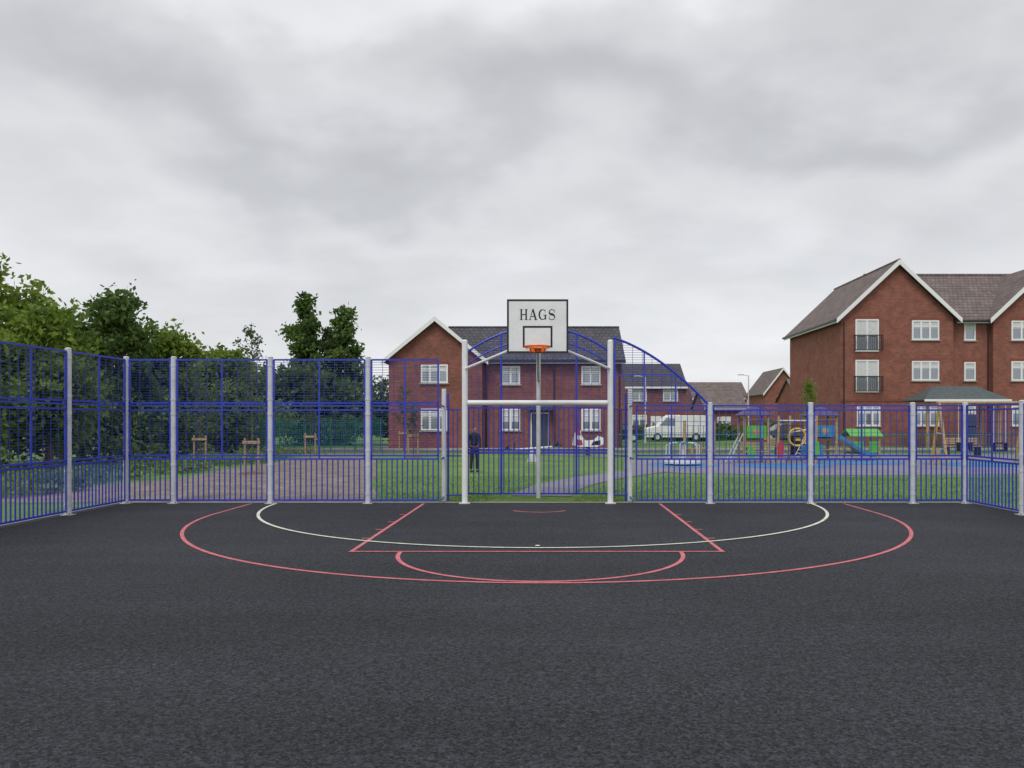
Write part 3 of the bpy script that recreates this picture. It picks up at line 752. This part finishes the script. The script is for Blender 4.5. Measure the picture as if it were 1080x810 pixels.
b.tube((cx_,cy_,.05),(cx_,cy_,.13),.75,GALV,28); b.tube((cx_,cy_,-.02),(cx_,cy_,.9),.05,GALV,10); b.obj('platform',t)
b=MB()
for i in range(6):
    a=i*math.pi/3+.2; ex,ey=cx_+.68*math.cos(a),cy_+.68*math.sin(a)
    b.path([(ex,ey,.12),(ex,ey,.75),(cx_+.45*math.cos(a),cy_+.45*math.sin(a),.85),(cx_,cy_,.85)],.02,GALV,6)
b.tube((cx_,cy_,.83),(cx_,cy_,.88),.22,LBLUE,16)
b.obj('handrails',t)
def spring(b,x,y,z1,r=.11):
    b.path([(x+r*math.cos(a),y+r*math.sin(a),a/(10*math.pi)*z1) for a in [i*math.pi/5 for i in range(51)]],.022,BLACK,5)
t=empty('spring_rocker'); b=MB(); x,y=1.85,37.5; spring(b,x,y,.42); b.obj('spring',t)
b=MB()
prof=[(-.75,.5),(-.45,.42),(.45,.42),(.75,.55),(.78,.85),(.5,.95),(.3,.75),(-.1,.72),(-.3,.95),(-.35,1.2),(-.55,1.25),(-.7,.95)]
b.prism([(x+a,y-.16,c) for a,c in prof],(0,.04,0),UPVC); b.prism([(x+a,y+.14,c) for a,c in prof],(0,.04,0),UPVC)
b.box(x-.15,x+.4,y-.118,y+.136,.66,.72,BLACK); b.prism([(x-.62,y-.19,1.0),(x-.36,y-.19,1.0),(x-.4,y-.19,1.3),(x-.6,y-.19,1.3)],(0,.37,0),RED)
b.prism([(x-.6,y-.175,.5),(x-.25,y-.175,.5),(x-.3,y-.175,.75),(x-.55,y-.175,.8)],(0,.012,0),RED)
b.prism([(x+.15,y-.175,.5),(x+.6,y-.175,.52),(x+.6,y-.175,.75),(x+.25,y-.175,.68)],(0,.012,0),BLACK)
b.tube((x-.33,y-.35,1.05),(x-.33,y+.35,1.05),.02,BLACK,8); b.obj('body',t,.01)
t=empty('seesaw'); b=MB(); x,y=-.75,32.5
b.prism([(x-.22,y-.15,-.03),(x+.22,y-.15,-.03),(x+.05,y-.15,.5),(x-.05,y-.15,.5)],(0,.3,0),GALV)
b.tube((x-1.2,y,.42),(x+1.2,y,.62),.05,GALV,10)
for s,z in ((-1.05,.47),(1.05,.62)):
    b.box(x+s-.2,x+s+.2,y-.14,y+.14,z,z+.05,BLACK); b.tube((x+s*.7,y-.2,z+.3),(x+s*.7,y+.2,z+.3),.02,BLACK,6); b.tube((x+s*.7,y,z),(x+s*.7,y,z+.3),.02,BLACK,6)
    b.prism([(x+s-.1,y-.1,z+.05),(x+s+.1,y-.1,z+.05),(x+s+.1,y-.1,z+.25)],(0,.2,0),BLACK)
b.obj('beam_and_seats',t)
def bench(x,y):
    t=empty('park_bench'); b=MB()
    for s in (0,1.5): b.box(x+s,x+s+.06,y,y+.45,-.03,.42,BLACK); b.box(x+s,x+s+.06,y+.42,y+.47,.42,.85,BLACK)
    b.obj('legs',t); b=MB()
    for i in range(4): b.box(x-.1,x+1.66,y+.02+i*.11,y+.11+i*.11,.422,.455,WOODC)
    b.obj('seat',t); b=MB()
    for i in range(3): b.box(x-.1,x+1.66,y+.385,y+.417,.52+i*.12,.61+i*.12,WOODC)
    b.obj('backrest',t)
bench(9.5,37.2); bench(19.5,37.6)
b=MB(); b.tube((12.2,38.2,-.03),(12.2,38.2,.95),.26,BLACK,20,.28); b.tube((12.2,38.2,.95),(12.2,38.2,1.12),.3,BLACK,20,.1); b.box(12.05,12.35,37.9,37.93,.7,.85,YEL); b.obj('litter_bin')
for x,y,h in ((15.5,60,5.2),(7.2,58,5.0)):
    b=MB(); b.tube((x,y,-.05),(x,y,1.2),.08,GALV,10); b.tube((x,y,1.2),(x,y,h),.05,GALV,10,.035); b.tube((x,y,h-.03),(x-.5,y,h+.05),.025,GALV,8)
    b.prism([(x-.85,y-.08,h+.02),(x-.4,y-.1,h+.02),(x-.4,y+.1,h+.02),(x-.85,y+.08,h+.02)],(0,0,.07),GALV); b.obj('street_lamp')

# ------------------------------------------------------------ vehicles
def vehicle(name,x,y,L,H,W,body,van):
    t=empty(name); b=MB()
    if van: prof=[(0,.3),(0,1.0),(.35,1.15),(.95,1.25),(1.5,H-.12),(1.8,H),(L-.15,H),(L,H-.2),(L,.3)]
    else: prof=[(0,.3),(0,.7),(.2,.82),(1.05,.92),(1.75,H-.05),(2.2,H),(3.1,H-.02),(L-.35,1.0),(L,.92),(L,.3)]
    b.prism([(x+a,y,c) for a,c in prof],(0,W,0),body); b.obj('body',t,.05)
    b=MB()
    if van: b.prism([(x+1.02,y-.012,1.28),(x+1.6,y-.012,H-.2),(x+2.3,y-.012,H-.25),(x+2.3,y-.012,1.25)],(0,.01,0),GLASS)
    else:
        b.prism([(x+1.3,y-.012,.97),(x+1.82,y-.012,H-.12),(x+2.35,y-.012,H-.1),(x+2.35,y-.012,.97)],(0,.01,0),GLASS)
        b.prism([(x+2.43,y-.012,.97),(x+2.43,y-.012,H-.1),(x+3.0,y-.012,H-.12),(x+3.5,y-.012,1.0)],(0,.01,0),GLASS)
    b.box(x-.03,x+.0,y+.15,y+.45,.65,.8,UPVC); b.box(x-.03,x+.0,y+W-.45,y+W-.15,.65,.8,UPVC); b.obj('glass_and_lights',t)
    b=MB()
    for a in (.85,L-.9):
        for yy in (y-.02,y+W-.2): b.tube((x+a,yy,.33),(x+a,yy+.22,.33),.33,RUBBER,20); b.tube((x+a,yy-.01,.33),(x+a,yy+.23,.33),.19,GALV,14)
    b.obj('wheels',t)
CARG=mat('car_paint_grey',(.16,.17,.18),.25,.4); CARR=mat('car_paint_dark',(.03,.035,.05),.2,.2)
vehicle('parked_van',7.9,62.6,4.9,2.1,1.9,WHITEP,True)
vehicle('parked_car',16.5,60.5,4.2,1.45,1.75,CARG,False)
vehicle('parked_car',3.2,60,4.2,1.45,1.75,CARR,False)

# ------------------------------------------------------------ person
def person(x,y,h,rotz):
    root=empty('person'); root.location=(x,y,-.03); root.rotation_euler=(0,0,rotz); s=h/1.75
    coat=mat('dark_jacket',(.014,.015,.022),.8,0,.2,8); trou=mat('dark_trousers',(.02,.02,.028),.85); skin=mat('skin',(.45,.26,.19),.6); hair=mat('hair',(.03,.02,.012),.7)
    def skinmesh(name,V,E,Rd,m,sub=2):
        me=bpy.data.meshes.new(name); me.from_pydata([tuple(c*s for c in v) for v in V],E,[]); o=bpy.data.objects.new(name,me); scene.collection.objects.link(o); o.parent=root
        me.materials.append(m); o.modifiers.new('skin','SKIN'); me.skin_vertices.new() if not me.skin_vertices else None
        for i,r in enumerate(Rd):
            r=r if isinstance(r,tuple) else (r,r); me.skin_vertices[0].data[i].radius=(r[0]*s,r[1]*s)
        me.skin_vertices[0].data[0].use_root=True
        sb=o.modifiers.new('sub','SUBSURF'); sb.levels=sub; sb.render_levels=sub
        return o
    skinmesh('jacket',[(0,0,.98),(0,0,1.15),(0,-.01,1.32),(0,0,1.44),(0,.0,1.52),(.18,0,1.42),(.23,.01,1.15),(.22,-.08,.92),(-.18,0,1.42),(-.24,.01,1.15),(-.21,-.07,.92)],
        [(0,1),(1,2),(2,3),(3,4),(3,5),(5,6),(6,7),(3,8),(8,9),(9,10)],[(.17,.12),(.16,.11),(.18,.12),(.14,.1),(.06,.06),.065,.05,.042,.065,.05,.042],coat)
    skinmesh('trousers',[(0,0,.95),(.095,0,.88),(.11,-.02,.5),(.12,.02,.1),(-.095,0,.88),(-.11,-.01,.5),(-.12,.03,.1)],[(0,1),(1,2),(2,3),(0,4),(4,5),(5,6)],[(.14,.11),.09,.065,.055,.09,.065,.055],trou)
    for sx in (-.12,.12): skinmesh('shoe',[(sx,.06,.05),(sx,-.06,.05),(sx,-.17,.035)],[(0,1),(1,2)],[.045,.045,.03],BLACK)
    skinmesh('head',[(0,0,1.5),(0,-.005,1.56),(0,-.01,1.63),(0,-.005,1.70)],[(0,1),(1,2),(2,3)],[.05,.06,(.075,.09),(.06,.075)],skin)
    skinmesh('hair',[(0,.03,1.60),(0,.03,1.68),(0,.015,1.74)],[(0,1),(1,2)],[.07,(.084,.09),.06],hair)
    skinmesh('nose',[(0,-.095,1.64),(0,-.115,1.615)],[(0,1)],[.008,.012],skin,1)
    for sx in (-.03,.03): skinmesh('eye',[(sx-.006,-.088,1.65),(sx+.006,-.088,1.65)],[(0,1)],[.008,.008],BLACK,1)
    skinmesh('mouth',[(-.02,-.09,1.585),(.02,-.09,1.585)],[(0,1)],[.006,.006],mat('lips',(.35,.12,.1),.6),1)
    for sx in (-.08,.08): skinmesh('ear',[(sx,0,1.62),(sx,.005,1.65)],[(0,1)],[.012,.014],skin,1)
    for sg in (1,-1):
        bx=.22*sg if sg>0 else -.21; by=-.08
        skinmesh('palm',[(bx,by,.92),(bx,by-.01,.84)],[(0,1)],[(.022,.026),(.018,.038)],skin,1)
        for k,l in enumerate((.07,.08,.075,.06)):
            yy=by-.035+.023*k; skinmesh('finger',[(bx,yy,.835),(bx-.005*sg,yy,.835-l*.5),(bx-.02*sg,yy,.835-l)],[(0,1),(1,2)],[.009,.0085,.007],skin,1)
        skinmesh('thumb',[(bx,by-.03,.885),(bx-.01*sg,by-.06,.86),(bx-.015*sg,by-.065,.83)],[(0,1),(1,2)],[.01,.01,.008],skin,1)
person(-2.55,25.9,1.55,R(25))

# ------------------------------------------------------------ sky
w=bpy.data.worlds.new("World"); scene.world=w; w.use_nodes=True; nt=w.node_tree; L=nt.links.new
bg=nt.nodes['Background']
sky=nt.nodes.new('ShaderNodeTexSky'); sky.sky_type='NISHITA'; sky.sun_disc=False
sky.sun_elevation=R(52); sky.sun_rotation=R(200)
tc=nt.nodes.new('ShaderNodeTexCoord'); sp=nt.nodes.new('ShaderNodeSeparateXYZ'); L(tc.outputs['Generated'],sp.inputs[0])
def M(op,a=None,b_=None,c=None):
    n=nt.nodes.new('ShaderNodeMath'); n.operation=op
    for i,v in enumerate((a,b_,c)):
        if v is None: continue
        if isinstance(v,(int,float)): n.inputs[i].default_value=v
        else: L(v,n.inputs[i])
    return n.outputs[0]
zc=M('MAXIMUM',sp.outputs[2],0.0); den=M('ADD',zc,.34)
u=M('DIVIDE',sp.outputs[0],den); v=M('DIVIDE',sp.outputs[1],den)
cb=nt.nodes.new('ShaderNodeCombineXYZ'); L(u,cb.inputs[0]); L(v,cb.inputs[1])
def noise(scale,detail,rough,off,st=(1,1,1),dist=0):
    mp=nt.nodes.new('ShaderNodeMapping'); mp.inputs['Location'].default_value=off; mp.inputs['Scale'].default_value=st; L(cb.outputs[0],mp.inputs[0])
    n=nt.nodes.new('ShaderNodeTexNoise'); n.inputs['Scale'].default_value=scale; n.inputs['Detail'].default_value=detail; n.inputs['Roughness'].default_value=rough; n.inputs['Distortion'].default_value=dist
    L(mp.outputs[0],n.inputs['Vector']); return n.outputs['Fac']
n1=noise(1.3,5,.5,(3.1,1.7,0),(.9,.9,1),.1); n2=noise(3.0,7,.5,(7,2,0),(1,1.2,1),.1)
zz=M('ADD',zc,M('MULTIPLY',M('SUBTRACT',n1,.5),.55))
zz=M('ADD',zz,M('MULTIPLY',M('SUBTRACT',n2,.5),.20))
r=nt.nodes.new('ShaderNodeValToRGB'); L(zz,r.inputs['Fac']); e=r.color_ramp.elements
r.color_ramp.interpolation='EASE'
e[0].position=0; e[0].color=(.86,.87,.89,1); e[1].position=.95; e[1].color=(.86,.87,.89,1)
for p,c in ((.12,(.80,.81,.83)),(.20,(.72,.73,.755)),(.27,(.75,.76,.785)),(.345,(.58,.59,.62)),(.42,(.68,.69,.715)),(.49,(.84,.85,.87)),(.62,(.76,.77,.79)),(.75,(.86,.87,.89))):
    x=e.new(p); x.color=(*c,1)
mr=nt.nodes.new('ShaderNodeMapRange'); L(n2,mr.inputs[0]); mr.inputs[1].default_value=.3; mr.inputs[2].default_value=.7; mr.inputs[3].default_value=.92; mr.inputs[4].default_value=1.10
sc=nt.nodes.new('ShaderNodeVectorMath'); sc.operation='SCALE'; L(r.outputs['Color'],sc.inputs[0]); L(mr.outputs[0],sc.inputs['Scale'])
ss=nt.nodes.new('ShaderNodeVectorMath'); ss.operation='SCALE'; L(sky.outputs[0],ss.inputs[0]); ss.inputs['Scale'].default_value=.1
mx=nt.nodes.new('ShaderNodeMix'); mx.data_type='RGBA'; mx.inputs[0].default_value=.95
L(ss.outputs[0],mx.inputs[6]); L(sc.outputs[0],mx.inputs[7]); L(mx.outputs[2],bg.inputs['Color']); bg.inputs['Strength'].default_value=1.0

sun=bpy.data.lights.new('sun','SUN'); sun.energy=1.5; sun.angle=R(25); sun.color=(1,.97,.93)
so=bpy.data.objects.new('sun',sun); scene.collection.objects.link(so); so.rotation_euler=(R(38),0,R(-20))

cam=bpy.data.cameras.new('camera'); co=bpy.data.objects.new('camera',cam); scene.collection.objects.link(co)
co.location=(0,0,1.725); co.rotation_euler=(R(90),0,0); cam.sensor_width=36; cam.lens=27.03
cam.shift_x=-40/1080; cam.shift_y=38/1080; cam.clip_start=.05; cam.clip_end=8000
scene.camera=co
scene.view_settings.view_transform='Standard'; scene.view_settings.look='None'; scene.view_settings.exposure=0
